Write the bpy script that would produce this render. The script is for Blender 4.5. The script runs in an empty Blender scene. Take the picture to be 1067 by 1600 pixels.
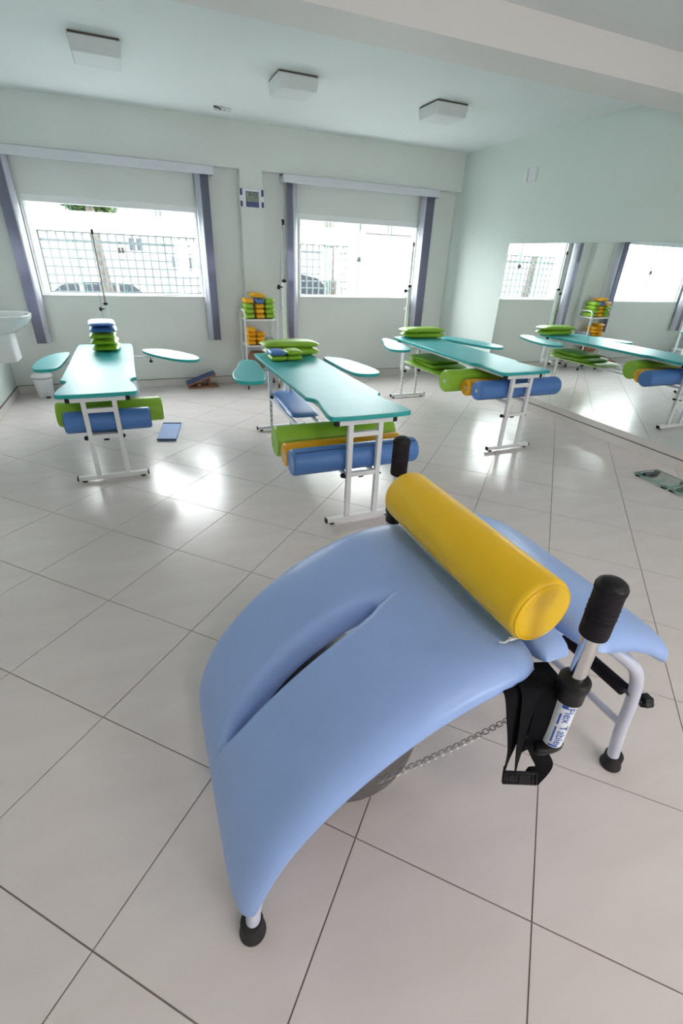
import bpy, bmesh, math, random
from mathutils import Vector, Matrix
random.seed(7)
scn = bpy.context.scene
COL = scn.collection
# ------------------------------------------------------------------ camera
CAMZ = 1.5175
yaw, pit, rol = -0.4073, -0.4995, 0.0435
cy, sy, cp, sp, cr, sr = math.cos(yaw), math.sin(yaw), math.cos(pit), math.sin(pit), math.cos(rol), math.sin(rol)
fw = Vector((-sy*cp, cy*cp, sp)); rt = Vector((cy, sy, 0)); up = rt.cross(fw)
r2 = cr*rt + sr*up; u2 = -sr*rt + cr*up
cd = bpy.data.cameras.new('camera'); cam = bpy.data.objects.new('camera', cd); COL.objects.link(cam)
cam.matrix_world = Matrix(((r2.x, u2.x, -fw.x, 0), (r2.y, u2.y, -fw.y, 0), (r2.z, u2.z, -fw.z, CAMZ), (0, 0, 0, 1)))
cd.sensor_fit = 'HORIZONTAL'; cd.sensor_width = 36; cd.lens = 725.21/1067*36
cd.clip_start = 0.02; cd.clip_end = 200
scn.camera = cam
# ------------------------------------------------------------------ world, exposure
W = bpy.data.worlds.new('World'); scn.world = W; W.use_nodes = True
bg = W.node_tree.nodes['Background']; bg.inputs[0].default_value = (0.985, 0.98, 1.0, 1); bg.inputs[1].default_value = 9.0
scn.view_settings.view_transform = 'Standard'; scn.view_settings.look = 'None'
scn.view_settings.exposure = 1.2; scn.view_settings.gamma = 1.0; scn.view_settings.use_curve_mapping = False
def portal(name, loc, sx, sz, facing):
    l = bpy.data.lights.new(name, 'AREA'); l.shape = 'RECTANGLE'; l.size = sx; l.size_y = sz
    l.cycles.is_portal = True
    o = bpy.data.objects.new(name, l); COL.objects.link(o); o.location = loc
    o.rotation_euler = (math.radians(-90), 0, 0) if facing == '-y' else (math.radians(90), 0, 0)
    return o
portal('daylight_portal', (-0.04, 6.60, 1.505), 1.72, 0.93, '-y')
portal('daylight_portal', (2.865, 6.60, 1.515), 1.70, 0.93, '-y')
portal('daylight_portal', (1.95, -3.34, 1.325), 1.3, 1.05, '+y')
# ------------------------------------------------------------------ materials
MAT = {}
def mat(name, col, rough=0.5, metal=0.0, spec=0.5, var=0.0, vscale=8.0, bump=0.0, bscale=60.0, coat=0.0, vcol=None, stretch=None):
    if name in MAT: return MAT[name]
    m = bpy.data.materials.new(name); m.use_nodes = True; nt = m.node_tree; n = nt.nodes; L = nt.links
    b = n['Principled BSDF']
    b.inputs['Base Color'].default_value = (*col, 1); b.inputs['Roughness'].default_value = rough
    b.inputs['Metallic'].default_value = metal; b.inputs['Specular IOR Level'].default_value = spec
    b.inputs['Coat Weight'].default_value = coat
    tc = n.new('ShaderNodeTexCoord'); src = tc.outputs['Object']
    if stretch:
        mp = n.new('ShaderNodeMapping'); mp.inputs['Scale'].default_value = stretch; L.new(src, mp.inputs[0]); src = mp.outputs[0]
    if var:
        no = n.new('ShaderNodeTexNoise'); no.inputs['Scale'].default_value = vscale; no.inputs['Detail'].default_value = 5
        L.new(src, no.inputs['Vector'])
        mx = n.new('ShaderNodeMix'); mx.data_type = 'RGBA'
        c2 = vcol if vcol else tuple(max(0, c*(1-var)) for c in col)
        mx.inputs['A'].default_value = (*c2, 1); mx.inputs['B'].default_value = (*col, 1)
        rp = n.new('ShaderNodeValToRGB'); rp.color_ramp.elements[0].position = 0.35; rp.color_ramp.elements[1].position = 0.65
        L.new(no.outputs['Fac'], rp.inputs[0]); L.new(rp.outputs[0], mx.inputs['Factor']); L.new(mx.outputs['Result'], b.inputs['Base Color'])
    if bump:
        nb = n.new('ShaderNodeTexNoise'); nb.inputs['Scale'].default_value = bscale; nb.inputs['Detail'].default_value = 3
        L.new(src, nb.inputs['Vector'])
        bp = n.new('ShaderNodeBump'); bp.inputs['Strength'].default_value = bump; bp.inputs['Distance'].default_value = 0.002
        L.new(nb.outputs['Fac'], bp.inputs['Height']); L.new(bp.outputs[0], b.inputs['Normal'])
    MAT[name] = m; return m
def glass(name, tint, refl=0.04):
    m = bpy.data.materials.new(name); m.use_nodes = True; nt = m.node_tree; n = nt.nodes; L = nt.links
    n.remove(n['Principled BSDF']); out = n['Material Output']
    tr = n.new('ShaderNodeBsdfTransparent'); tr.inputs[0].default_value = (*tint, 1)
    gl = n.new('ShaderNodeBsdfGlossy'); gl.inputs['Roughness'].default_value = 0.02
    lw = n.new('ShaderNodeLayerWeight'); lw.inputs[0].default_value = 0.5
    pw = n.new('ShaderNodeMath'); pw.operation = 'POWER'; pw.inputs[1].default_value = 5; L.new(lw.outputs['Facing'], pw.inputs[0])
    fr = n.new('ShaderNodeMath'); fr.operation = 'MULTIPLY_ADD'; fr.inputs[1].default_value = 0.7; fr.inputs[2].default_value = refl; L.new(pw.outputs[0], fr.inputs[0])
    mx = n.new('ShaderNodeMixShader'); L.new(fr.outputs[0], mx.inputs[0]); L.new(tr.outputs[0], mx.inputs[1]); L.new(gl.outputs[0], mx.inputs[2])
    L.new(mx.outputs[0], out.inputs[0]); MAT[name] = m; return m
WALL = mat('mint_wall_paint', (0.775, 0.80, 0.775), 0.55, var=0.03, vscale=1.5, bump=0.08, bscale=90)
WALLG = mat('mint_green_wall_paint', (0.715, 0.79, 0.755), 0.5, var=0.03, vscale=1.5, bump=0.08, bscale=90)
CEIL = mat('ceiling_paint', (0.80, 0.84, 0.84), 0.7, var=0.02, vscale=1.2)
BEAMP = mat('beam_paint', (0.80, 0.77, 0.755), 0.6, var=0.02, vscale=1.2)
TILE = mat('porcelain_tile', (0.74, 0.675, 0.665), 0.23, var=0.05, vscale=2.2, bump=0.03, bscale=9, vcol=(0.705, 0.635, 0.625), stretch=(1, 4, 1))
GROUT = mat('grout', (0.34, 0.27, 0.245), 0.85, var=0.2, vscale=20)
BASEB = mat('tile_baseboard', (0.72, 0.68, 0.65), 0.25, var=0.05, vscale=5)
DARKL = mat('dark_joint', (0.12, 0.09, 0.08), 0.8)
WHITEP = mat('white_powder_coat', (0.84, 0.84, 0.86), 0.35, var=0.03, vscale=12)
WHITEPL = mat('white_plastic', (0.82, 0.83, 0.85), 0.4, var=0.02, vscale=10)
FIXT = mat('frosted_lamp_glass', (0.74, 0.76, 0.77), 0.35, var=0.03, vscale=6)
LAV = mat('lavender_coat', (0.66, 0.67, 0.80), 0.35, var=0.05, vscale=14)
BLACKP = mat('black_plastic', (0.008, 0.008, 0.010), 0.45, spec=0.3, var=0.2, vscale=30)
RUBBER = mat('black_rubber', (0.02, 0.018, 0.02), 0.7, var=0.2, vscale=40)
FOAM = mat('black_foam', (0.020, 0.016, 0.022), 0.85, spec=0.25, var=0.25, vscale=120, bump=0.4, bscale=400)
WEB = mat('black_webbing', (0.004, 0.004, 0.006), 0.8, spec=0.15, var=0.3, vscale=200, bump=0.4, bscale=500)
CHROME = mat('chrome', (0.72, 0.72, 0.73), 0.08, metal=1.0, var=0.05, vscale=5)
STEEL = mat('steel', (0.36, 0.35, 0.34), 0.3, metal=1.0, var=0.15, vscale=50)
TEAL = mat('teal_vinyl', (0.065, 0.47, 0.50), 0.40, spec=0.5, var=0.08, vscale=7, bump=0.08, bscale=240)
TEALE = mat('teal_edge', (0.02, 0.42, 0.42), 0.35, var=0.08, vscale=7)
BLUEL = mat('light_blue_vinyl', (0.325, 0.475, 0.87), 0.36, var=0.04, vscale=6, bump=0.10, bscale=420)
YEL = mat('bright_yellow_vinyl', (1.0, 0.61, 0.01), 0.38, var=0.06, vscale=5, bump=0.5, bscale=9)
YELO = mat('amber_vinyl', (0.90, 0.44, 0.012), 0.40, var=0.06, vscale=6, bump=0.06, bscale=40)
GRN = mat('lime_vinyl', (0.30, 0.54, 0.035), 0.40, var=0.06, vscale=6, bump=0.06, bscale=40)
BLU = mat('mid_blue_vinyl', (0.085, 0.22, 0.56), 0.40, var=0.06, vscale=6, bump=0.06, bscale=40)
NAVY = mat('navy_vinyl', (0.03, 0.07, 0.24), 0.5, var=0.1, vscale=10)
DNAVY = mat('dark_piping', (0.01, 0.02, 0.09), 0.5)
WOOD = mat('varnished_wood', (0.50, 0.22, 0.09), 0.4, var=0.35, vscale=5, stretch=(1, 8, 8))
BROWN = mat('brown_bag_vinyl', (0.30, 0.13, 0.06), 0.6, var=0.2, vscale=9)
BLIND = mat('grey_blue_blind', (0.46, 0.47, 0.60), 0.7, var=0.10, vscale=40, bump=0.2, bscale=200)
_nt = BLIND.node_tree; _tl = _nt.nodes.new('ShaderNodeBsdfTranslucent'); _tl.inputs[0].default_value = (0.44, 0.45, 0.60, 1)
_ms = _nt.nodes.new('ShaderNodeMixShader'); _ms.inputs[0].default_value = 0.4
_nt.links.new(_nt.nodes['Principled BSDF'].outputs[0], _ms.inputs[1]); _nt.links.new(_tl.outputs[0], _ms.inputs[2]); _nt.links.new(_ms.outputs[0], _nt.nodes['Material Output'].inputs[0])
BLINDW = mat('pale_blind', (0.70, 0.71, 0.82), 0.6, var=0.05, vscale=20)
VAL = mat('pale_valance', (0.72, 0.73, 0.80), 0.5, var=0.03, vscale=5)
MIRROR = mat('mirror_silver', (0.90, 0.94, 0.925), 0.0, metal=1.0)
MEDGE = mat('mirror_edge', (0.25, 0.42, 0.38), 0.2)
CERAM = mat('white_ceramic', (0.82, 0.83, 0.85), 0.12, var=0.01, vscale=4)
GREYB = mat('grey_ball_rubber', (0.12, 0.11, 0.11), 0.45, var=0.08, vscale=10)
GREYM = mat('grey_metal', (0.55, 0.54, 0.57), 0.45, var=0.05, vscale=8)
GREYC = mat('grey_cushion', (0.42, 0.47, 0.55), 0.5, var=0.08, vscale=8)
CLKB = mat('clock_navy', (0.045, 0.07, 0.22), 0.35, var=0.05, vscale=20)
LCD = mat('lcd_grey_green', (0.32, 0.36, 0.30), 0.25, var=0.04, vscale=30)
LCDD = mat('lcd_segment', (0.008, 0.010, 0.008), 0.5)
PAPER = mat('sleeve_label_white', (0.80, 0.82, 0.90), 0.35, var=0.02, vscale=10)
INK = mat('label_blue_ink', (0.02, 0.10, 0.50), 0.4)
OUTW = mat('white_render_wall', (0.42, 0.43, 0.43), 0.8, var=0.05, vscale=3)
BAR = mat('grey_iron_bar', (0.030, 0.043, 0.045), 0.6, var=0.2, vscale=20)
BARK = mat('bark', (0.10, 0.085, 0.075), 0.9, var=0.5, vscale=25, bump=0.6, bscale=30)
LEAF = mat('leaf_green', (0.035, 0.075, 0.014), 0.6, var=0.5, vscale=5)
ROOF = mat('weathered_roof_tile', (0.020, 0.017, 0.015), 0.9, var=0.5, vscale=6)
CARP = mat('pale_car_paint', (0.55, 0.62, 0.65), 0.25, var=0.03, vscale=4)
CARR = mat('red_car_paint', (0.45, 0.04, 0.05), 0.25, var=0.05, vscale=4)
CARG = mat('car_window_glass', (0.010, 0.014, 0.02), 0.3)
ASPH = mat('asphalt', (0.22, 0.22, 0.22), 0.9, var=0.3, vscale=12)
GEDGE = mat('green_glass_edge', (0.22, 0.55, 0.50), 0.2)
PANE = glass('window_pane_glass', (0.93, 0.985, 0.965))
SCALEG = glass('scale_glass', (0.90, 0.955, 0.935), 0.05)
WOODB = mat('brown_wood_slant', (0.42, 0.20, 0.12), 0.5, var=0.3, vscale=6, stretch=(1, 8, 8))
# ------------------------------------------------------------------ mesh helpers
class MB:
    def __init__(s): s.v = []; s.f = []; s.mi = []
    def add(s, v, f, mi=0):
        o = len(s.v); s.v += [tuple(p) for p in v]; s.f += [tuple(i+o for i in q) for q in f]; s.mi += [mi]*len(f); return s
    def box(s, x0, x1, y0, y1, z0, z1, mi=0):
        v = [(x0,y0,z0),(x1,y0,z0),(x1,y1,z0),(x0,y1,z0),(x0,y0,z1),(x1,y0,z1),(x1,y1,z1),(x0,y1,z1)]
        return s.add(v, [(3,2,1,0),(4,5,6,7),(0,1,5,4),(1,2,6,5),(2,3,7,6),(3,0,4,7)], mi)
    def obox(s, c, ax, ay, az, mi=0):   # oriented box: centre and half-axis vectors
        c = Vector(c); ax = Vector(ax); ay = Vector(ay); az = Vector(az)
        v = [c+i*ax+j*ay+k*az for k in (-1,1) for i, j in ((-1,-1),(1,-1),(1,1),(-1,1))]
        return s.add(v, [(3,2,1,0),(4,5,6,7),(0,1,5,4),(1,2,6,5),(2,3,7,6),(3,0,4,7)], mi)
    def bar(s, a, b, w, h, mi=0):       # rectangular bar between two points
        a = Vector(a); b = Vector(b); d = (b-a); L = d.length; d.normalize()
        u = Vector((0,0,1)) if abs(d.z) < 0.9 else Vector((1,0,0))
        x = d.cross(u).normalized(); z = x.cross(d)
        return s.obox((a+b)/2, x*w/2, d*L/2, z*h/2, mi)
    def tube(s, path, r, n=12, mi=0, closed=False, caps=True):
        P = [Vector(p) for p in path]; m = len(P); R = r if isinstance(r, (list, tuple)) else [r]*m
        o = len(s.v); prev = None
        for i, p in enumerate(P):
            a = P[(i-1) % m] if (closed or i > 0) else p; b = P[(i+1) % m] if (closed or i < m-1) else p
            d = (b-a).normalized()
            if prev is None:
                u = Vector((0,0,1)) if abs(d.z) < 0.9 else Vector((1,0,0)); x = d.cross(u).normalized()
            else:
                x = prev - d*prev.dot(d)
                x = x.normalized() if x.length > 1e-6 else d.orthogonal().normalized()
            prev = x; y = d.cross(x)
            for k in range(n):
                t = 2*math.pi*k/n; s.v.append(tuple(p + (x*math.cos(t)+y*math.sin(t))*R[i]))
        seg = m if closed else m-1
        for i in range(seg):
            for k in range(n):
                a = o+i*n+k; b = o+i*n+(k+1) % n; c = o+((i+1) % m)*n+(k+1) % n; d = o+((i+1) % m)*n+k
                s.f.append((a,b,c,d)); s.mi.append(mi)
        if caps and not closed:
            s.f.append(tuple(o+k for k in range(n))[::-1]); s.mi.append(mi)
            s.f.append(tuple(o+(m-1)*n+k for k in range(n))); s.mi.append(mi)
        return s
    def lathe(s, prof, c, axis='z', n=32, mi=0):  # prof [(r, h)]
        c = Vector(c); o = len(s.v)
        ax = {'z': (Vector((1,0,0)), Vector((0,1,0)), Vector((0,0,1))), 'x': (Vector((0,1,0)), Vector((0,0,1)), Vector((1,0,0))), 'y': (Vector((0,0,1)), Vector((1,0,0)), Vector((0,1,0)))}[axis] if isinstance(axis, str) else axis
        for r, h in prof:
            for k in range(n):
                t = 2*math.pi*k/n; s.v.append(tuple(c + ax[0]*r*math.cos(t) + ax[1]*r*math.sin(t) + ax[2]*h))
        for i in range(len(prof)-1):
            for k in range(n):
                a = o+i*n+k; b = o+i*n+(k+1) % n; s.f.append((a, b, b+n, a+n)); s.mi.append(mi)
        s.f.append(tuple(o+k for k in range(n))[::-1]); s.mi.append(mi)
        e = o+(len(prof)-1)*n; s.f.append(tuple(e+k for k in range(n))); s.mi.append(mi)
        return s
    def prism(s, out, z0, z1, mi=0, bev=0.0, mis=None):   # outline CCW, vertical prism with optional rounded edges
        n = len(out); lv = []
        cx = sum(p[0] for p in out)/n; cyy = sum(p[1] for p in out)/n
        def inset(d):
            r = []
            for i in range(n):
                a = Vector((*out[i-1], 0)); b = Vector((*out[i], 0)); c = Vector((*out[(i+1) % n], 0))
                e1 = (b-a); e2 = (c-b)
                t = (e1.normalized() if e1.length > 1e-9 else Vector()) + (e2.normalized() if e2.length > 1e-9 else Vector())
                t = t.normalized() if t.length > 1e-9 else Vector((1,0,0))
                nn = Vector((-t.y, t.x, 0)); q = b+nn*d; r.append((q.x, q.y))
            return r
        rings = [(out, z0), (out, z1)] if not bev else [(inset(bev), z0), (inset(bev*.3), z0+bev*.3), (out, z0+bev), (out, z1-bev), (inset(bev*.3), z1-bev*.3), (inset(bev), z1)]
        o = len(s.v)
        for r, z in rings: s.v += [(p[0], p[1], z) for p in r]
        for i in range(len(rings)-1):
            for k in range(n):
                a = o+i*n+k; b = o+i*n+(k+1) % n; s.f.append((a, b, b+n, a+n)); s.mi.append(mi if mis is None else mis)
        s.f.append(tuple(o+k for k in range(n))[::-1]); s.mi.append(mi)
        e = o+(len(rings)-1)*n; s.f.append(tuple(e+k for k in range(n))); s.mi.append(mi)
        return s
    def xf(s, M):
        s.v = [tuple(M @ Vector(p)) for p in s.v]; return s
def cushion(fn, nx, ny, n=6, p=5, q=0.5, both=False):
    """closed cushion: fn(x, y, t) -> point, x,y in [-1,1] of a rounded rectangle, t in [-1 (bottom), 1 (top)] scaled by the puff profile"""
    s = MB(); idx = {}
    def vert(i, j, side):
        edge = i in (0, nx) or j in (0, ny)
        key = (i, j, 0 if edge else side)
        if key not in idx:
            a = -1+2*i/nx; b = -1+2*j/ny
            a = math.sin(a*math.pi/2)*.55+a*.45; b = math.sin(b*math.pi/2)*.55+b*.45
            m = max(abs(a), abs(b))
            if m > 1e-9:
                r = 1/((abs(a)/m)**n+(abs(b)/m)**n)**(1/n); a2, b2 = a*r, b*r
            else: a2 = b2 = 0
            t = 0 if edge else side*max(0, 1-m**p)**q
            idx[key] = len(s.v); s.v.append(tuple(fn(a2, b2, t)))
        return idx[key]
    for side in (1, -1):
        for i in range(nx):
            for j in range(ny):
                f = [vert(i, j, side), vert(i+1, j, side), vert(i+1, j+1, side), vert(i, j+1, side)]
                if side < 0: f = f[::-1]
                if len(set(f)) >= 3: s.f.append(tuple(f)); s.mi.append(0)
    return s
WL = {}
def thing(name, loc, label, cat, group=None, kind=None):
    o = bpy.data.objects.new(name, None); COL.objects.link(o); o.location = loc; o.empty_display_size = 0.05
    if label: o['label'] = label
    if cat: o['category'] = cat
    if group: o['group'] = group
    if kind: o['kind'] = kind
    WL[o.name] = Vector(loc); return o
def obj(name, mb, mats, parent=None, label=None, cat=None, group=None, kind=None, smooth=35, bevel=0.0, loc=None, seg=2):
    if not isinstance(mats, (list, tuple)): mats = [mats]
    pl = WL[parent.name] if parent else Vector((0,0,0))
    org = Vector(loc) if loc is not None else pl
    me = bpy.data.meshes.new(name); me.from_pydata([(p[0]-org.x, p[1]-org.y, p[2]-org.z) for p in mb.v], [], mb.f)
    for m in mats: me.materials.append(m)
    if len(mats) > 1: me.polygons.foreach_set('material_index', mb.mi)
    me.update(); me.validate()
    if smooth:
        me.shade_smooth(); me.set_sharp_from_angle(angle=math.radians(smooth))
    o = bpy.data.objects.new(name, me); COL.objects.link(o)
    if parent: o.parent = parent
    o.location = org-pl; WL[o.name] = org
    if bevel:
        b = o.modifiers.new('edge_bevel', 'BEVEL'); b.width = bevel; b.segments = seg; b.limit_method = 'ANGLE'; b.angle_limit = math.radians(40)
    if label: o['label'] = label
    if cat: o['category'] = cat
    if group: o['group'] = group
    if kind: o['kind'] = kind
    return o
def smooth_closed(pts, it=3):
    for _ in range(it):
        q = []
        for i in range(len(pts)):
            a, b = pts[i], pts[(i+1) % len(pts)]
            q += [(.75*a[0]+.25*b[0], .75*a[1]+.25*b[1]), (.25*a[0]+.75*b[0], .25*a[1]+.75*b[1])]
        pts = q
    return pts
def ccw(pts):
    A = sum(pts[i-1][0]*pts[i][1]-pts[i][0]*pts[i-1][1] for i in range(len(pts)))
    return pts if A > 0 else pts[::-1]
def catmull(pts, n=8):
    P = [Vector(p) for p in pts]; out = []
    for i in range(len(P)-1):
        a = P[i-1] if i > 0 else 2*P[0]-P[1]; b = P[i]; c = P[i+1]; d = P[i+2] if i+2 < len(P) else 2*P[-1]-P[-2]
        for k in range(n):
            t = k/n; out.append(.5*((2*b)+(c-a)*t+(2*a-5*b+4*c-d)*t*t+(3*b-a-3*c+d)*t**3))
    out.append(P[-1]); return out
ST = 'structure'
# ------------------------------------------------------------------ room shell
XL, XR, YN, D, DR, ZC = -1.38, 4.215, -3.2, 6.255, 6.372, 2.75
YO = 6.56
WIN = [(-0.895, 0.818, 1.042, 1.965), (2.022, 3.705, 1.056, 1.975)]
# floor: grout slab, then one object for each porcelain tile
fl = obj('floor', MB().box(XL-.12, XR+.12, YN-.12, YO, -0.12, -0.004), GROUT, kind=ST)
TS, TG = 0.5, 0.004
U0, V0 = -1.1201*1.51749, 0.4816*1.51749
e1 = (math.sqrt(.5), -math.sqrt(.5)); e2 = (math.sqrt(.5), math.sqrt(.5))
def clip(poly, ax, val, keep_less):
    out = []
    for i in range(len(poly)):
        a, b = poly[i-1], poly[i]
        ina = (a[ax] <= val) == keep_less; inb = (b[ax] <= val) == keep_less
        if ina != inb:
            t = (val-a[ax])/(b[ax]-a[ax]); out.append((a[0]+t*(b[0]-a[0]), a[1]+t*(b[1]-a[1])))
        if inb: out.append(b)
    return out
full_tile = None
for i in range(-14, 18):
    for j in range(-14, 18):
        cu, cv = U0+(i+.5)*TS, V0+(j+.5)*TS
        c = (cu*e1[0]+cv*e2[0], cu*e1[1]+cv*e2[1])
        if not (XL-.4 < c[0] < XR+.4 and YN-.4 < c[1] < DR+.4): continue
        h = TS/2-TG/2
        poly = [(c[0]+a*h*e1[0]+b*h*e2[0], c[1]+a*h*e1[1]+b*h*e2[1]) for a, b in ((-1,-1),(1,-1),(1,1),(-1,1))]
        pc = poly
        for ax, val, less in ((0, XL, False), (0, XR, True), (1, YN, False), (1, DR, True)):
            pc = clip(pc, ax, val, less) if len(pc) > 2 else pc
        if len(pc) < 3: continue
        A = abs(sum(pc[k-1][0]*pc[k][1]-pc[k][0]*pc[k-1][1] for k in range(len(pc)))/2)
        if A < 0.004: continue
        whole = A > 0.9999*(2*h)**2
        if whole and full_tile:
            o = full_tile.copy(); COL.objects.link(o); o.parent = fl; o.location = (c[0], c[1], 0)
        else:
            o = obj('tile', MB().prism(ccw(pc), -0.006, 0.0), TILE, fl, loc=(c[0], c[1], 0), smooth=0)
            if whole: full_tile = o
obj('ceiling', MB().box(XL-.12, XR+.12, YN-.12, YO, ZC, ZC+.15), CEIL, kind=ST)
obj('wall_left', MB().box(XL-.12, XL, YN-.12, YO, -.1, ZC), WALLG, kind=ST)
obj('wall_right', MB().box(XR, XR+.12, YN-.12, YO, -.1, ZC), WALLG, kind=ST)
wb = MB()
a, b = WIN
wb.box(XL, XR, DR, YO, -.1, a[2]); wb.box(XL, a[0], DR, YO, a[2], ZC); wb.box(a[1], b[0], DR, YO, a[2], ZC); wb.box(b[1], XR, DR, YO, a[2], ZC)
wb.box(a[0], a[1], DR, YO, a[3], ZC); wb.box(b[0], b[1], DR, YO, b[3], ZC); wb.box(b[0], b[1], DR, YO, a[2], b[2])
obj('wall_back', wb, WALL, kind=ST)
obj('trim_1', MB().box(XL, XR, D, DR, 2.342, ZC), WALL, kind=ST)            # header beam over the windows
obj('trim_2', MB().box(1.295, 1.549, D, DR, 0, 2.342), WALL, kind=ST)        # column between the windows
obj('trim_3', MB().box(XL, XR, 2.90, 3.203, 2.565, ZC), BEAMP, kind=ST)      # ceiling beam across the room
DO = (1.3, 2.6, 0.8, 1.85)
wn = MB(); wn.box(XL, DO[0], YN-.12, YN, -.1, ZC); wn.box(DO[1], XR, YN-.12, YN, -.1, ZC); wn.box(DO[0], DO[1], YN-.12, YN, DO[3], ZC); wn.box(DO[0], DO[1], YN-.12, YN, -.1, DO[2])
obj('wall_front', wn, WALL, kind=ST)
def baseboard(name, segs):
    m = MB()
    for x0, x1, y0, y1 in segs:
        m.box(x0, x1, y0, y1, 0.0, .088, 0)
    return obj(name, m, BASEB, kind=ST, bevel=.002)
baseboard('baseboard_back', [(XL, 1.295, DR-.012, DR), (1.549, XR, DR-.012, DR), (1.283, 1.561, D-.012, D), (1.283, 1.295, D, DR-.012), (1.549, 1.561, D, DR-.012)])
baseboard('baseboard_left', [(XL, XL+.012, YN, DR-.012)])
baseboard('baseboard_right', [(XR-.012, XR, YN, DR-.012)])
obj('trim_5', MB().box(XR-.006, XR, YN, 5.108, .094, .157), BASEB, kind=ST)
tj = MB().box(XL+.012, 1.283, DR-.0135, DR, .088, .092); tj.box(1.561, XR-.012, DR-.0135, DR, .088, .092); tj.box(1.283, 1.561, D-.0135, D, .088, .092)
tj.box(XL, XL+.0135, YN, DR-.0135, .088, .092); tj.box(XR-.0135, XR, YN, DR-.0135, .088, .094)
obj('trim_4', tj, DARKL, kind=ST)
# windows
def window(n, x0, x1, z0, z1, latch):
    w = thing('window_%d' % n, (x0, DR, z0), None, None, kind=ST)
    m = MB(); yf = DR+.03; t = .058
    m.box(x0, x1, yf, yf+.08, z1-t, z1); m.box(x0, x1, yf, yf+.08, z0, z0+.022)
    m.box(x0, x0+.022, yf, yf+.08, z0+.022, z1-t); m.box(x1-.022, x1, yf, yf+.08, z0+.022, z1-t)
    obj('window_frame', m, WHITEPL, w, bevel=.002)
    obj('window_sill', MB().box(x0-.0, x1+.0, DR-.008, YO+.03, z0-.0, z0+.006), WHITEPL, w, bevel=.002)
    W4 = (x1-x0-.044); xa = x0+.022
    for k in range(4):
        c0 = xa+W4*k/4; c1 = xa+W4*(k+1)/4; slid = k in (1, 2)
        y = yf+.03 if slid else yf+.05
        if slid:
            if k == 1: c0 -= .05; c1 -= .002
            else: c1 += .05; c0 += .002
        p = MB(); za, zb_ = z0+.022, z1-t
        p.add([(c0,y,za),(c1,y,za),(c1,y,zb_),(c0,y,zb_)], [(0,1,2,3)], 0)
        e = .006
        p.box(c0, c0+e, y-.004, y+.004, za, zb_, 1); p.box(c1-e, c1, y-.004, y+.004, za, zb_, 1)
        obj('glass_panel', p, [PANE, GEDGE], w, smooth=0)
    xm = (x0+x1)/2
    if latch:
        lm = MB().box(xm-.035, xm-.004, yf+.012, yf+.048, (z0+z1)/2-.03, (z0+z1)/2+.03).box(xm+.004, xm+.035, yf+.012, yf+.048, (z0+z1)/2-.03, (z0+z1)/2+.03)
        obj('latch', lm, STEEL, w, bevel=.004)
    return w
window(1, *WIN[0], True); window(2, *WIN[1], True)
wf = thing('window_3', (DO[0], YN, DO[2]), None, None, kind=ST)     # unseen window added behind the photographer to let in fill light
m = MB()
for x in (DO[0], 1.72, 2.13, DO[1]-.05): m.box(x, x+.05, YN-.08, YN-.03, DO[2], DO[3])
m.box(DO[0], DO[1], YN-.08, YN-.03, DO[3]-.05, DO[3]); m.box(DO[0], DO[1], YN-.08, YN-.03, DO[2], DO[2]+.05)
obj('window_frame', m, WHITEPL, wf, bevel=.003)
for x0, x1 in ((DO[0]+.05, 1.72), (1.77, 2.13), (2.18, DO[1]-.05)):
    obj('glass_panel', MB().add([(x0,YN-.055,DO[2]+.05),(x1,YN-.055,DO[2]+.05),(x1,YN-.055,DO[3]-.05),(x0,YN-.055,DO[3]-.05)], [(0,1,2,3)]), PANE, wf, smooth=0)
# mirror
mw = thing('wall_mirror', (XR-.008, 2.9, .16), 'large frameless mirror in long panels along the right wall', 'mirror')
ys = [5.108, 3.645, 2.18, .72]
for k in range(3):
    m = MB(); y1, y0 = ys[k]-.0015, ys[k+1]+.0015; x0, x1 = XR-.0065, XR-.0005; za, zb_ = .158, 1.745
    v = [(x0,y0,za),(x1,y0,za),(x1,y1,za),(x0,y1,za),(x0,y0,zb_),(x1,y0,zb_),(x1,y1,zb_),(x0,y1,zb_)]
    m.add(v, [(0,4,7,3)], 0); m.add(v, [(3,2,1,0),(4,5,6,7),(0,1,5,4),(1,2,6,5),(2,3,7,6)], 1)
    obj('mirror_panel', m, [MIRROR, MEDGE], mw, smooth=0)
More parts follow.
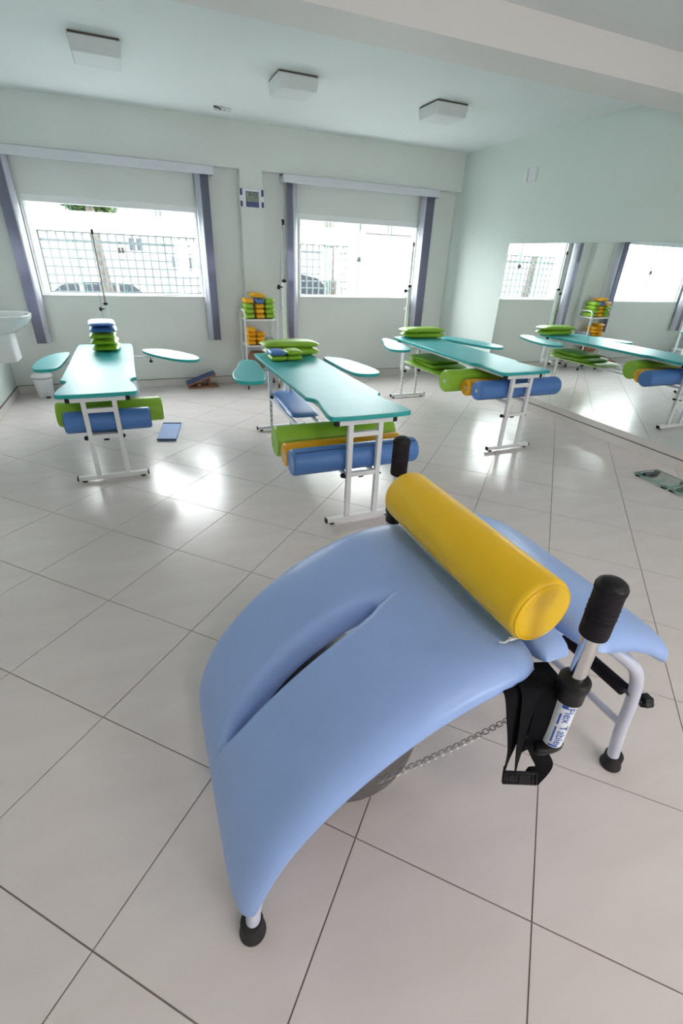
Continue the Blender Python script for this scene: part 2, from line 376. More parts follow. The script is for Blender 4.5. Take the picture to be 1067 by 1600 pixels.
# ------------------------------------------------------------------ blinds
def blind(x0, x1, stacks, label):
    o = thing('vertical_blind', ((x0+x1)/2, DR, 2.33), label, 'blind', 'vertical blinds over the windows')
    obj('valance', MB().box(x0, x1, 6.215, 6.228, 2.255, 2.335).box(x0, x0+.012, 6.228, DR-.001, 2.255, 2.335).box(x1-.012, x1, 6.228, DR-.001, 2.255, 2.335).box(x0, x1, 6.228, DR-.001, 2.325, 2.335), VAL, o, bevel=.002)
    obj('head_rail', MB().box(x0+.02, x1-.02, 6.265, 6.305, 2.285, 2.32), WHITEPL, o)
    for sx0, sx1, pale, vang in stacks:      # pale: +1 pale leading vane on the right, -1 on the left
        n = 11
        for k in range(n):
            x = sx0+(sx1-sx0)*(k+.5)/n
            lead = (pale > 0 and k == n-1) or (pale < 0 and k == 0)
            w = .058; ang = math.radians(vang)
            m = MB(); prof = []
            for t in range(5):
                s_ = -1+t/2; bow = .006*(1-s_*s_)
                px = x+math.cos(ang)*w*s_*.8+math.sin(ang)*bow; py = 6.285+math.sin(ang)*w*s_*.8-math.cos(ang)*bow
                prof.append((px, py))
            zb_ = .565+random.uniform(-.004, .004)
            m.v = [(p[0], p[1], zb_) for p in prof]+[(p[0], p[1], 2.285) for p in prof]
            m.f = [(t, t+1, t+6, t+5) for t in range(4)]; m.mi = [0]*4
            ob = obj('vane', m, BLINDW if lead else BLIND, o, smooth=60)
            sd = ob.modifiers.new('thickness', 'SOLIDIFY'); sd.thickness = .0012
    xc = x1-.02
    obj('pull_cord', MB().tube([(xc, 6.25, 2.26), (xc+.004, 6.252, 1.5), (xc, 6.25, .95)], .0022, 6).lathe([(.002, 0), (.009, .01), (.009, .05), (.003, .065)], (xc, 6.25, .89), n=10), WHITEPL, o)
    return o
blind(-1.08, 1.012, [(-1.03, -.925, 1, 60), (.835, .93, -1, 125)], 'grey-blue vertical blind drawn open at the window nearest the washbasin')
blind(1.788, 3.872, [(1.868, 1.945, 1, 42), (3.68, 3.81, -1, 112)], 'grey-blue vertical blind drawn open at the window nearest the mirror')
# ------------------------------------------------------------------ ceiling and wall fittings
for x, lab in ((.02, 'square white ceiling lamp above the table beside the washbasin'), (1.43, 'middle one of the three square white ceiling lamps'), (2.83, 'square white ceiling lamp nearest the mirror wall')):
    y = 4.66
    o = thing('ceiling_lamp', (x, y, ZC), lab, 'ceiling lamp', 'square ceiling lamps in a row')
    obj('base_plate', MB().box(x-.155, x+.155, y-.155, y+.155, ZC-.012, ZC-.0005), DARKL, o, bevel=.002)
    m = MB(); w0, w1 = .163, .15
    v = [(x+a*w1, y+b*w1, ZC-.10) for a, b in ((-1,-1),(1,-1),(1,1),(-1,1))]+[(x+a*w0, y+b*w0, ZC-.012) for a, b in ((-1,-1),(1,-1),(1,1),(-1,1))]
    m.add(v, [(3,2,1,0),(4,5,6,7),(0,1,5,4),(1,2,6,5),(2,3,7,6),(3,0,4,7)])
    obj('lamp_shade', m, FIXT, o, bevel=.008, seg=3)
WARM = bpy.data.materials.new('fill_lamp_glass'); WARM.use_nodes = True
wbs = WARM.node_tree.nodes['Principled BSDF']; wbs.inputs['Base Color'].default_value = (.8, .8, .78, 1); wbs.inputs['Emission Color'].default_value = (1, .80, .70, 1); wbs.inputs['Emission Strength'].default_value = 13
for x, lab in ((.6, 'added square fill lamp behind the photographer, washbasin side'), (2.6, 'added square fill lamp behind the photographer, mirror side')):  # out-of-view lamps added to throw warm fill on the near end
    y = -1.2
    o = thing('ceiling_lamp', (x, y, ZC), lab, 'ceiling lamp', 'added fill lamps')
    obj('base_plate', MB().box(x-.155, x+.155, y-.155, y+.155, ZC-.012, ZC-.0005), DARKL, o, bevel=.002)
    obj('lamp_shade', MB().box(x-.16, x+.16, y-.16, y+.16, ZC-.10, ZC-.012), WARM, o, bevel=.008, seg=3)
o = thing('ceiling_box', (1.07, 5.84, ZC), 'small white ceiling junction box near the window wall', 'ceiling fitting')
obj('body', MB().box(.985, 1.155, 5.80, 5.87, ZC-.035, ZC-.0005), WHITEPL, o, bevel=.004)
obj('cable_stub', MB().tube([(.99, 5.795, ZC-.006), (1.03, 5.792, ZC-.012), (1.06, 5.797, ZC-.022)], .005, 8), BLACKP, o)
obj('screw', MB().lathe([(.006, 0), (.006, .004)], (1.09, 5.8, ZC-.02), axis='y', n=10), RUBBER, o)
for yy, w_, lab in ((5.045, .055, 'narrow wall plate high on the mirror wall, nearer the window'), (4.935, .12, 'wide wall plate high on the mirror wall')):
    o = thing('wall_plate', (XR, yy, 2.39), lab, 'wall plate', 'wall plates above the mirror')
    obj('plate', MB().box(XR-.010, XR-.0005, yy-w_/2, yy+w_/2, 2.33, 2.455), WHITEPL, o, bevel=.003)
    for k in ((0,) if w_ < .1 else (-1, 1)):
        obj('switch', MB().box(XR-.015, XR-.010, yy+k*.026-.018, yy+k*.026+.018, 2.355, 2.43), WHITEPL, o, bevel=.002)
# digital wall clock
o = thing('wall_clock', (1.42, D, 2.075), 'white and navy digital wall clock reading 14:43 on the column', 'clock')
y = D-.0005
obj('body', MB().box(1.281, 1.556, y-.028, y, 1.988, 2.165), WHITEPL, o, bevel=.004)
for x0, x1 in ((1.284, 1.312), (1.525, 1.553)):
    for z0, z1 in ((1.992, 2.045), (2.098, 2.161)): obj('side_panel', MB().box(x0, x1, y-.031, y-.027, z0, z1), CLKB, o, bevel=.001)
    for k in range(4): obj('rib', MB().box(x0, x1, y-.031, y-.027, 2.05+k*.0125, 2.0555+k*.0125), WHITEPL, o)
obj('bezel', MB().box(1.348, 1.496, y-.032, y-.027, 1.991, 2.138), CLKB, o, bevel=.001)
scr = obj('screen', MB().box(1.354, 1.490, y-.034, y-.031, 2.043, 2.128), LCD, o)
SEG = {'0': 'abcdef', '1': 'bc', '2': 'abged', '3': 'abgcd', '4': 'fgbc', '5': 'afgcd', '6': 'afgedc', '7': 'abc', '8': 'abcdefg', '9': 'abcdfg'}
def seg7(ch, x, z, w, h, t, yy):
    R = {'a': (0, w, h-t, h), 'd': (0, w, 0, t), 'g': (0, w, h/2-t/2, h/2+t/2), 'f': (0, t, h/2, h), 'b': (w-t, w, h/2, h), 'e': (0, t, 0, h/2), 'c': (w-t, w, 0, h/2)}
    m = MB()
    for k in SEG[ch]:
        a0, a1, b0, b1 = R[k]; m.box(x+a0, x+a1, yy-.001, yy+.0005, z+b0, z+b1)
    return m
for ch, x in (('1', 1.366), ('4', 1.389), ('4', 1.425), ('3', 1.453)):
    obj('digit', seg7(ch, x, 2.085, .021, .038, .0055, y-.034), LCDD, scr)
obj('colon', MB().box(1.416, 1.420, y-.035, y-.0335, 2.094, 2.098).box(1.416, 1.420, y-.035, y-.0335, 2.109, 2.113), LCDD, scr)
obj('divider', MB().box(1.356, 1.488, y-.035, y-.0335, 2.076, 2.079), LCDD, scr)
mm = MB()
for k, x in enumerate((1.362, 1.374, 1.400, 1.412, 1.424, 1.446, 1.458, 1.474)): mm.box(x, x+.003, y-.035, y-.0335, 2.05, 2.068); mm.box(x, x+.008, y-.035, y-.0335, 2.057+(k % 2)*.008, 2.060+(k % 2)*.008)
obj('small_readout', mm, LCDD, scr)
# ------------------------------------------------------------------ cushions and bolsters
def bolster(name, x0, x1, y, z, r, m, label, cat='bolster', group=None, axis='x', seam=None, tag=None, seamm=None, flat=0.0):
    """upholstered roll lying along x (or y)"""
    c = ((x0+x1)/2, y, z-r) if axis == 'x' else (y, (x0+x1)/2, z-r)
    o = thing(name, c, label, cat, group)
    L = x1-x0; e = r*.22
    prof = [(.001, -L/2+.004), (r*.55, -L/2+.002), (r-e, -L/2)] + [(r-e+e*math.sin(t*math.pi/12), -L/2+e-e*math.cos(t*math.pi/12)) for t in range(1, 7)]
    n0 = 10
    prof += [(r, -L/2+e+(L-2*e)*k/n0) for k in range(1, n0)]
    prof += [(h[0], -h[1]) for h in prof[:9][::-1]]
    cc = Vector((c[0], c[1], z))
    mb = MB().lathe(prof, cc, axis=axis, n=40)
    obj('cover', mb, m, o, smooth=60)
    sm = seamm or m
    for s_ in (-1, 1):
        ring = []
        for k in range(40):
            t = 2*math.pi*k/40; rr = r-e*.45
            d = s_*(L/2-e*.14)
            ring.append((cc.x+d, cc.y+rr*math.cos(t), cc.z+rr*math.sin(t)) if axis == 'x' else (cc.x+rr*math.sin(t), cc.y+d, cc.z+rr*math.cos(t)))
        obj('end_piping', MB().tube(ring, r*.022, 6, closed=True), sm, o)
    if seam is not None:
        t = math.radians(seam); rr = r+.0005
        pts = [((cc.x-L/2+e+(L-2*e)*k/12), cc.y+rr*math.cos(t+.02*math.sin(k*1.7)), cc.z+rr*math.sin(t+.02*math.sin(k*1.7))) for k in range(13)]
        obj('zip_seam', MB().tube(pts, .0028, 6), DNAVY, o)
    if tag:
        xs = cc.x+tag*(L/2-.0005); s2 = r*.16
        lb = MB().box(min(xs, xs+tag*.002), max(xs, xs+tag*.002), cc.y-s2, cc.y+s2, cc.z-s2*.9, cc.z+s2*.9)
        lo = obj('maker_label', lb, PAPER, o, label='small white maker label')
        obj('print', MB().box(min(xs+tag*.002, xs+tag*.0026), max(xs+tag*.002, xs+tag*.0026), cc.y-s2*.6, cc.y+s2*.7, cc.z-s2*.5, cc.z+s2*.6), GREYM, lo)
    return o
def pillow(name, c, w, d, h, m, label, cat, group=None, rz=0.0, tilt=(0, 0), n=7, p=3.0, droop=0.0):
    """soft bag, base resting at c"""
    def fn(x, y, t):
        edge = max(abs(x), abs(y))
        return (x*w/2, y*d/2, h/2+t*h/2-droop*edge**4)
    mb = cushion(fn, 14, 12, n=n, p=p, q=.6)
    o = obj(name, mb, m, loc=(0, 0, 0), label=label, cat=cat, group=group, smooth=70)
    o.location = c; o.rotation_euler = (tilt[0], tilt[1], rz)
    return o
# ------------------------------------------------------------------ treatment tables
def table(cx, y0, zt, shelf, arms, label, top_dx=.03, width=.52, mast=None, shelf_plate=False):
    """cx: middle of the legs, y0: near end of the top, zt: top height, shelf: height of the shelf rails"""
    o = thing('treatment_table', (cx, y0+1.0, 0), label, 'treatment table', 'teal treatment tables')
    tx = cx+top_dx; hw = width/2; L = 2.05; th = .028
    left = [(-hw+.03, 0), (-hw-.006, .035), (-hw+.008, .16), (-hw+.022, .26), (-hw+.038, .33), (-hw+.046, .385), (-hw+.034, .425), (-hw+.004, .455), (-hw-.006, .475), (-hw, .53), (-hw+.002, 1.0), (-hw+.002, L-.04), (-hw+.03, L)]
    pts = [(tx+x, y0+y) for x, y in left] + [(tx-x, y0+y) for x, y in left[::-1]]
    pts = ccw(smooth_closed(pts, 2))
    obj('tabletop', MB().prism(pts, zt-th, zt, 0, bev=.007, mis=1), [TEAL, TEALE], o, smooth=20)
    # frame under the top
    yn, yf_ = y0+.045, y0+1.965; zr = zt-th
    fm = MB()
    for sx in (-1, 1): fm.box(cx+sx*.155-.016, cx+sx*.155+.016, yn+.017, yf_-.017, zr-.032, zr-.001)
    fm.box(cx-.18, cx+.18, y0+1.0, y0+1.03, zr-.031, zr-.003)
    obj('rail_frame', fm, WHITEP, o, bevel=.002)
    for y in (yn, yf_):
        end = obj('end_frame', MB().box(cx-.175, cx+.175, y-.016, y+.016, zr-.034, zr-.001), WHITEP, o, bevel=.002)
        near = y == yn
        for sx in (-1, 1):
            obj('end_cap', MB().box(cx+sx*.175-(.028 if sx < 0 else 0), cx+sx*.175+(.028 if sx > 0 else 0), y-.0165, y+.0165, zr-.035, zr-.0005), BLACKP, end, bevel=.002)
            x = cx+sx*.098
            if near:
                obj('leg', MB().box(x-.0155, x+.0155, y-.0155, y+.0155, .042, zr-.034), WHITEP, o, bevel=.002)
            else:
                obj('leg', MB().box(x-.017, x+.017, y-.017, y+.017, .31, zr-.034), WHITEP, o, bevel=.002)
                lg = obj('telescopic_leg', MB().box(x-.0125, x+.0125, y-.0125, y+.0125, .042, .36), WHITEP, o, bevel=.0015)
                for k in range(5):
                    obj('adjust_hole', MB().lathe([(.0055, 0), (.0055, .0015)], (x, y-.0138, .10+k*.048), axis='y', n=10), RUBBER, lg)
                kb = MB().lathe([(.005, 0), (.005, -.02), (.015, -.02), (.017, -.028), (.017, -.038), (.012, -.042)], (x, y-.017, .335), axis='y', n=10)
                obj('knob', kb, BLACKP, o)
        cross = MB().box(cx-.083, cx+.083, y-.014, y+.014, zr-.112, zr-.082)
        obj('crossbar', cross, WHITEP, o, bevel=.002)
        zl = .335 if shelf > .31 else .29
        if near:
            obj('crossbar', MB().box(cx-.083, cx+.083, y-.014, y+.014, zl-.015, zl+.015), WHITEP, o, bevel=.002)
            for dx, s_ in ((-.128, .016), (.118, .011)):
                m = MB().lathe([(.006, -.02), (.006, .0), (s_*.8, .002), (s_, .008), (s_, .02), (s_*.7, .026)], (cx+dx, y+.005, zl-.012), axis='y', n=10)
                obj('knob', m, BLACKP, o)
            obj('clip', MB().box(cx-.018, cx+.016, y+.016, y+.045, zl-.04, zl-.016), BLACKP, o, bevel=.003)
        foot = obj('foot_bar', MB().box(cx-.235, cx+.235, y-.0175, y+.0175, .014, .044), WHITEP, o, bevel=.002)
        for sx in (-1, 1):
            obj('end_cap', MB().box(cx+sx*.235-(.01 if sx < 0 else 0), cx+sx*.235+(.01 if sx > 0 else 0), y-.018, y+.018, .0135, .0445), BLACKP, foot, bevel=.002)
            obj('foot_pad', MB().lathe([(.017, 0), (.017, .006), (.006, .009), (.006, .015)], (cx+sx*.20, y, 0), n=12), RUBBER, foot)
    # shelf rails
    sh = MB()
    for sx in (-1, 1):
        sh.box(cx+sx*.098-.011, cx+sx*.098+.011, yn+.016, yf_-.018, shelf-.022, shelf)
    obj('shelf_rails', sh, WHITEP, o, bevel=.002)
    if shelf_plate:
        obj('shelf_plate', MB().box(cx-.085, cx+.085, yn+.03, yn+.42, zl-.012+.005, zl+.010), GREYM, o, bevel=.003)
    # arm boards
    for k, poly in enumerate(arms):
        za = zt-.012; pp = ccw(smooth_closed(poly, 3))
        ab = obj('arm_board', MB().prism(pp, za-.03, za-.004, 0, bev=.006, mis=1), [TEAL, TEALE], o, smooth=20)
        mx = sum(q[0] for q in poly)/len(poly); my = sum(q[1] for q in poly)/len(poly)
        sx = 1 if mx > cx else -1
        a_ = Vector((cx+sx*.17, my+.22, zr-.045)); b_ = Vector((mx, my+.08, za-.046))
        br = MB().bar(a_, b_, .022, .016)
        obj('arm_bracket', br, WHITEP, ab, bevel=.002)
        kc = (a_*.45+b_*.55); kx = (kc.x, kc.y-.005, kc.z-.05)
        obj('knob', MB().lathe([(.013, 0), (.017, .004), (.017, .014), (.012, .02), (.005, .021), (.005, .045)], kx, n=10), BLACKP, ab)
    if mast:
        mx, my, zm, ztop = mast
        ms = obj('mast_post', MB().box(mx-.016, mx+.016, my-.016, my+.016, .30, zm), WHITEP, o, bevel=.002)
        obj('mast_bracket', MB().bar((cx, yf_+.017, zr-.02), (cx, my, zr-.02), .03, .03).bar((min(cx, mx)-.0, my+.018, zr-.02), (max(cx, mx)+.0, my+.018, zr-.02), .02, .03).bar((cx, yf_, .345), (mx, my, .345), .025, .025), WHITEP, ms, bevel=.002)
        obj('mast_rod', MB().tube([(mx, my, zm-.02), (mx, my, ztop)], .009, 12), STEEL, ms)
        obj('rod_cap', MB().lathe([(.012, 0), (.012, .035), (.007, .042)], (mx, my, ztop-.03), n=12), BLACKP, ms)
        obj('collar', MB().lathe([(.02, 0), (.02, .022), (.012, .026)], (mx, my, zm-.002), n=14), BLACKP, ms)
        obj('knob', MB().lathe([(.006, 0), (.006, -.02), (.017, -.022), (.02, -.03), (.02, -.045), (.012, -.05)], (mx-.016, my, zm-.04), axis='x', n=12), BLACKP, ms)
        obj('hook_cord', MB().tube([(mx-.01, my-.012, ztop-.01), (mx-.03, my-.02, (ztop+zm)/2), (mx-.045, my-.022, zm-.12), (mx-.045, my-.022, zm-.2)], .0022, 6), STEEL, ms)
        obj('spring_hook', MB().tube([(mx-.045+.012*math.sin(t*.7), my-.022, zm-.2-.006*t) for t in range(9)], .003, 6), CHROME, ms)
    return o
T1A = [[(.008, 5.34), (.215, 5.327), (.40, 5.08), (.52, 4.83), (.488, 4.655), (.335, 4.683), (.16, 4.90), (.014, 5.183)],
       [(-.640, 5.275), (-.770, 5.20), (-.86, 4.90), (-.86, 4.56), (-.806, 4.46), (-.66, 4.50), (-.635, 4.85), (-.622, 5.187)]]
T2A = [[(1.56, 4.28), (1.74, 4.15), (1.79, 3.95), (1.84, 3.62), (1.79, 3.45), (1.60, 3.47), (1.565, 3.60), (1.55, 4.0)],
       [(.93, 4.20), (.90, 3.80), (.84, 3.44), (.73, 3.40), (.60, 3.47), (.63, 3.75), (.72, 3.95), (.76, 4.16), (.85, 4.25)]]
T3A = [[(3.50, 5.27), (3.66, 5.25), (3.80, 5.0), (3.90, 4.52), (3.80, 4.38), (3.66, 4.42), (3.56, 4.7), (3.48, 5.05)],
       [(2.77, 5.22), (2.74, 4.80), (2.66, 4.45), (2.53, 4.41), (2.41, 4.50), (2.48, 4.78), (2.57, 4.95), (2.66, 5.22)]]
ZT1, ZT2, ZT3 = .65, .72, .72
table(-.325, 3.53, ZT1, .345, T1A, 'teal treatment table beside the washbasin, pillow stack at its head', top_dx=-.002, width=.52, mast=(-.262, 5.66, 1.015, 1.66), shelf_plate=True)
table(1.182, 2.385, ZT2, .325, T2A, 'middle teal treatment table with three bolsters on its shelf', top_dx=.03, width=.535, mast=(1.287, 4.52, 1.31, 1.78))
table(3.06, 3.175, ZT3, .455, T3A, 'teal treatment table nearest the mirror, green mats on its shelf', top_dx=.02, width=.53, mast=(3.055, 5.34, 1.25, 1.70))
# bolsters on the table shelves
bolster('bolster', -.575, -.005, 3.665, .345+.077, .077, BLU, 'mid-blue bolster on the shelf of the table beside the washbasin', group='bolsters on the table shelves', seam=-75, seamm=DNAVY)
bolster('bolster', -.635, .09, 3.842, .345+.09, .09, GRN, 'lime green bolster behind a blue one, table beside the washbasin', group='bolsters on the table shelves')
bolster('bolster', .745, 1.605, 2.545, .325+.083, .083, BLU, 'long mid-blue bolster with dark seam on the middle table shelf', group='bolsters on the table shelves', seam=118, tag=1)
bolster('bolster', .745, 1.57, 2.704, .325+.075, .075, YELO, 'amber yellow bolster between blue and green, middle table', group='bolsters on the table shelves', tag=-1)
bolster('bolster', .735, 1.60, 2.882, .325+.102, .102, GRN, 'thick lime green bolster on the middle table shelf', group='bolsters on the table shelves')
bolster('bolster', 2.69, 3.60, 3.345, .455+.083, .083, BLU, 'mid-blue bolster on the shelf of the table nearest the mirror', group='bolsters on the table shelves', seam=-125, tag=-1)
bolster('bolster', 2.685, 3.48, 3.502, .455+.073, .073, YELO, 'amber yellow bolster on the table nearest the mirror', group='bolsters on the table shelves', tag=-1)
bolster('bolster', 2.57, 3.42, 3.675, .455+.10, .10, GRN, 'thick lime green bolster under the table nearest the mirror', group='bolsters on the table shelves', tag=-1)
# pillows on tables
zz = ZT1
for k, (m, cn) in enumerate(((GRN, 'bottom lime green'), (GRN, 'second lime green'), (GRN, 'third lime green'), (BLU, 'lower blue'), (BLU, 'topmost blue'))):
    h = .056
    pillow('pillow', (-.305+(.006, -.004, -.012, .0, -.004)[k], 5.24, zz), .235+.01*(k % 2), .36, h+.006, m, '%s pillow of the stack on the table beside the washbasin' % cn, 'pillow', 'pillows stacked on the washbasin table', n=9, p=1.6, rz=.03*(k-2))
    zz += h-.002
pillow('pillow', (1.285, 4.31, ZT2), .50, .24, .07, GRN, 'lower long green pillow at the head of the middle table', 'pillow', 'long pillows on the middle table', p=4)
pillow('pillow', (1.27, 4.315, ZT2+.064), .53, .24, .062, GRN, 'upper long green pillow at the head of the middle table', 'pillow', 'long pillows on the middle table', p=4, rz=.02)
for x, z, m, lab in ((1.09, ZT2, GRN, 'green sandbag under the blue one on the middle table'), (1.225, ZT2, GRN, 'lower green sandbag beside the blue one on the middle table'), (1.08, ZT2+.043, BLU, 'blue sandbag lying on the middle table'), (1.222, ZT2+.043, GRN, 'upper green sandbag beside the blue one on the middle table')):
    pillow('sandbag', (x, 4.085, z), .145, .20, .047, m, lab, 'sandbag', 'sandbags on the middle table', p=4, rz=random.uniform(-.05, .05))
pillow('pillow', (3.17, 5.12, ZT3), .53, .24, .062, GRN, 'lower green pillow at the head of the table nearest the mirror', 'pillow', 'pillows on the mirror-side table', p=4, rz=-.03)
pillow('pillow', (3.155, 5.12, ZT3+.056), .56, .24, .058, GRN, 'upper green pillow at the head of the table nearest the mirror', 'pillow', 'pillows on the mirror-side table', p=4, rz=.02)
# mats on shelves
for k, (dx, dy, rz, w, d) in enumerate(((-.02, -.08, .0, .44, .82), (.03, -.02, -.10, .44, .62), (.02, .04, .08, .42, .52))):
    pillow('folded_mat', (3.10+dx, 4.68+dy, .455+k*.036), w, d, .04, GRN, ('lowest', 'middle', 'topmost')[k]+' green mat under the table nearest the mirror', 'mat', 'green mats on the shelf', rz=rz, n=12, p=8)
pillow('blue_pad', (1.215, 4.02, .325), .27, .86, .045, BLU, 'flat blue pad on the shelf of the middle table', 'pad', rz=-.04, n=7, p=9)
pillow('grey_cushion', (-.235, 4.75, .345), .34, .60, .07, GREYC, 'grey cushion on the shelf of the table beside the washbasin', 'cushion', n=8, p=7)
# ------------------------------------------------------------------ arched flex bench in the foreground
bench = thing('arched_bench', (.68, .89, 0), 'large light-blue arched exercise bench with slotted pad and upright handles', 'exercise bench')
YC, HW = .89, .374
LB = catmull([(.036, 0, .078), (.068, 0, .205), (.135, 0, .342), (.258, 0, .478), (.41, 0, .585), (.575, 0, .652), (.785, 0, .683)], 10)
RB = catmull([(.905, 0, .680), (.97, 0, .674), (1.06, 0, .652), (1.16, 0, .605), (1.25, 0, .545), (1.305, 0, .490)], 10)
def along(P, u):
    cum = [0]
    for i in range(1, len(P)): cum.append(cum[-1]+(P[i]-P[i-1]).length)
    t = u*cum[-1]; i = 1
    while i < len(P)-1 and cum[i] < t: i += 1
    k = (t-cum[i-1])/(cum[i]-cum[i-1]); p = P[i-1].lerp(P[i], k)
    a = P[max(0, i-3)]; b = P[min(len(P)-1, i+2)]; d = (b-a).normalized(); nrm = Vector((-d.z, 0, d.x))
    if nrm.z < 0 and abs(d.x) > .3: nrm = -nrm
    return p, nrm
def pad_fn(P, T, hw, wfun=None, bot=.25):
    def fn(x, y, t):
        u = (x+1)/2; p, nr = along(P, u)
        w = hw*(wfun(u) if wfun else 1)
        q = p + nr*(T*t if t > 0 else bot*T*t)
        return (q.x, YC+y*w, q.z)
    return fn
def slotted_pad(P, T, hw, a1, a2, g, nx=84, ny=40):
    """pad with a long slot down its middle; two halves joined beyond the slot ends"""
    s = MB(); idx = {}
    fn = pad_fn(P, T, hw, lambda u: 1.0-.02*u)
    def half(u):
        if u <= a1 or u >= a2: return 0
        t = (u-a1)/(a2-a1); return g*min(1, math.sin(math.pi*t)**.55)*(0.75+.25*t)
    def soft(u):
        return max(0, min(1, (u-(a1-.07))/.14))*max(0, min(1, ((a2+.07)-u)/.12))
    def vert(i, j, side, sgn):
        a = -1+2*i/nx; u = (a+1)/2; b = j/ny
        b = b*.5+.5*math.sin(b*math.pi/2)
        gg = half(u); slotrim = (j == 0 and gg > 0)
        edge = i in (0, nx) or j == ny
        key = (i, j, 0 if edge else side, sgn if (j > 0 or gg > 0) else 0)
        if key not in idx:
            m = max(abs(a), b)
            r = 1/((abs(a)/m)**11+(b/m)**11)**(1/11) if m > 1e-9 else 1
            ya = b*r*hw; xa = a*r
            yy = gg+ya*(hw-gg)/hw
            t = 0 if edge else max(0, 1-m**7)**.5
            d = max(0, min(1, ya/.050)); hgt = math.sqrt(max(0, 1-(1-d)**2))
            t *= 1-soft(u)*(1-hgt)*(1 if gg > 0 else .8)
            if edge: t = 0
            if slotrim: t = .12 if side > 0 else 1.3
            elif side < 0 and not edge: t = t+soft(u)*.5*max(0, 1-ya/.09)
            idx[key] = len(s.v); s.v.append(tuple(fn(xa, sgn*yy/hw, side*t)))
        return idx[key]
    for sgn in (1, -1):
        for side in (1, -1):
            for i in range(nx):
                for j in range(ny):
                    f = [vert(i, j, side, sgn), vert(i+1, j, side, sgn), vert(i+1, j+1, side, sgn), vert(i, j+1, side, sgn)]
                    if side*sgn < 0: f = f[::-1]
                    f2 = []
                    for q in f:
                        if q not in f2: f2.append(q)
                    if len(f2) >= 3: s.f.append(tuple(f2)); s.mi.append(0)
        for i in range(nx):
            if half((i)/nx) > 0 or half((i+1)/nx) > 0:
                f = [vert(i, 0, -1, sgn), vert(i+1, 0, -1, sgn), vert(i+1, 0, 1, sgn), vert(i, 0, 1, sgn)]
                if sgn < 0: f = f[::-1]
                s.f.append(tuple(f)); s.mi.append(0)
    return s
lp = obj('long_pad', slotted_pad(LB, .062, HW, .215, .735, .031), BLUEL, bench, smooth=75, label='long slotted pad arching down to the floor')
sd = lp.modifiers.new('smooth', 'SUBSURF'); sd.levels = 1; sd.render_levels = 1
obj('short_pad', cushion(pad_fn(RB, .058, HW, lambda u: .985), 44, 44, n=7, p=8), BLUEL, bench, smooth=75, label='short pad sloping away on the far side')
MBs = [Vector((.782, 0, .668)), Vector((.84, 0, .668)), Vector((.902, 0, .665))]
obj('middle_pad', cushion(pad_fn(MBs, .042, .332), 14, 40, n=6, p=6), BLUEL, bench, smooth=75, label='narrow pad between the two large ones')
# frame: two side arches
ARCH = [(.043, 0, .03), (.058, 0, .12), (.112, 0, .235), (.185, 0, .34), (.29, 0, .445), (.425, 0, .53), (.58, 0, .597), (.76, 0, .632), (.92, 0, .632), (1.05, 0, .605), (1.15, 0, .545), (1.215, 0, .455), (1.245, 0, .34), (1.262, 0, .20), (1.298, 0, .03)]
for y in (.553, 1.227):
    sg = 1 if y < YC else -1
    pts = [(p.x, y+sg*(.05*min(1, max(0, (p.z-.06)/.3))+.07*min(1, max(0, (p.x-.25)/.25))) if p.x < .7 else y+sg*.12*min(1, max(0, (1.17-p.x)/.16)), p.z) for p in catmull(ARCH, 6)]
    obj('side_arch', MB().tube(pts, .0185, 16), LAV, bench, smooth=60)
    for x in (.043, 1.301):
        obj('rubber_foot', MB().lathe([(.031, 0), (.034, .006), (.033, .014), (.029, .024), (.029, .056), (.026, .062)], (x, y, 0), n=24), RUBBER, bench, smooth=50)
for x, z, yi in ((.112, .235, .582), (.62, .608, .673), (.93, .63, .673), (1.252, .235, .553)):
    obj('cross_tube', MB().tube([(x, yi, z), (x, 2*YC-yi, z)], .012, 12), LAV, bench)
obj('foam_bar', MB().tube([(1.222, .575, .385), (1.222, 1.205, .385)], .0215, 16), FOAM, bench)
obj('foam_bar_end', MB().tube([(1.222, .553, .385), (1.222, .578, .385)], .007, 10), STEEL, bench)
def star_knob(c, axis_vec, r, L):
    a = Vector(axis_vec).normalized(); x = a.orthogonal().normalized(); y = a.cross(x)
    m = MB(); m.tube([Vector(c), Vector(c)+a*L*.5], r*.4, 12)
    o_ = len(m.v); n = 36
    for h, k in ((L*.5, .9), (L*.58, 1), (L*.92, 1), (L, .85)):
        for i in range(n):
            t = 2*math.pi*i/n; rr = r*k*(1+.10*math.cos(5*t))
            m.v.append(tuple(Vector(c)+a*h+(x*math.cos(t)+y*math.sin(t))*rr))
    for q in range(3):
        for i in range(n):
            A = o_+q*n+i; B = o_+q*n+(i+1) % n; m.f.append((A, B, B+n, A+n)); m.mi.append(0)
    m.f.append(tuple(o_+i for i in range(n))[::-1]); m.f.append(tuple(o_+3*n+i for i in range(n))); m.mi += [0, 0]
    return m
for y in (.553, 1.227):
    obj('clamp_knob', star_knob((1.255, y, .34), (1, -.25 if y < 1 else .25, 0), .021, .058), BLACKP, bench, smooth=50)
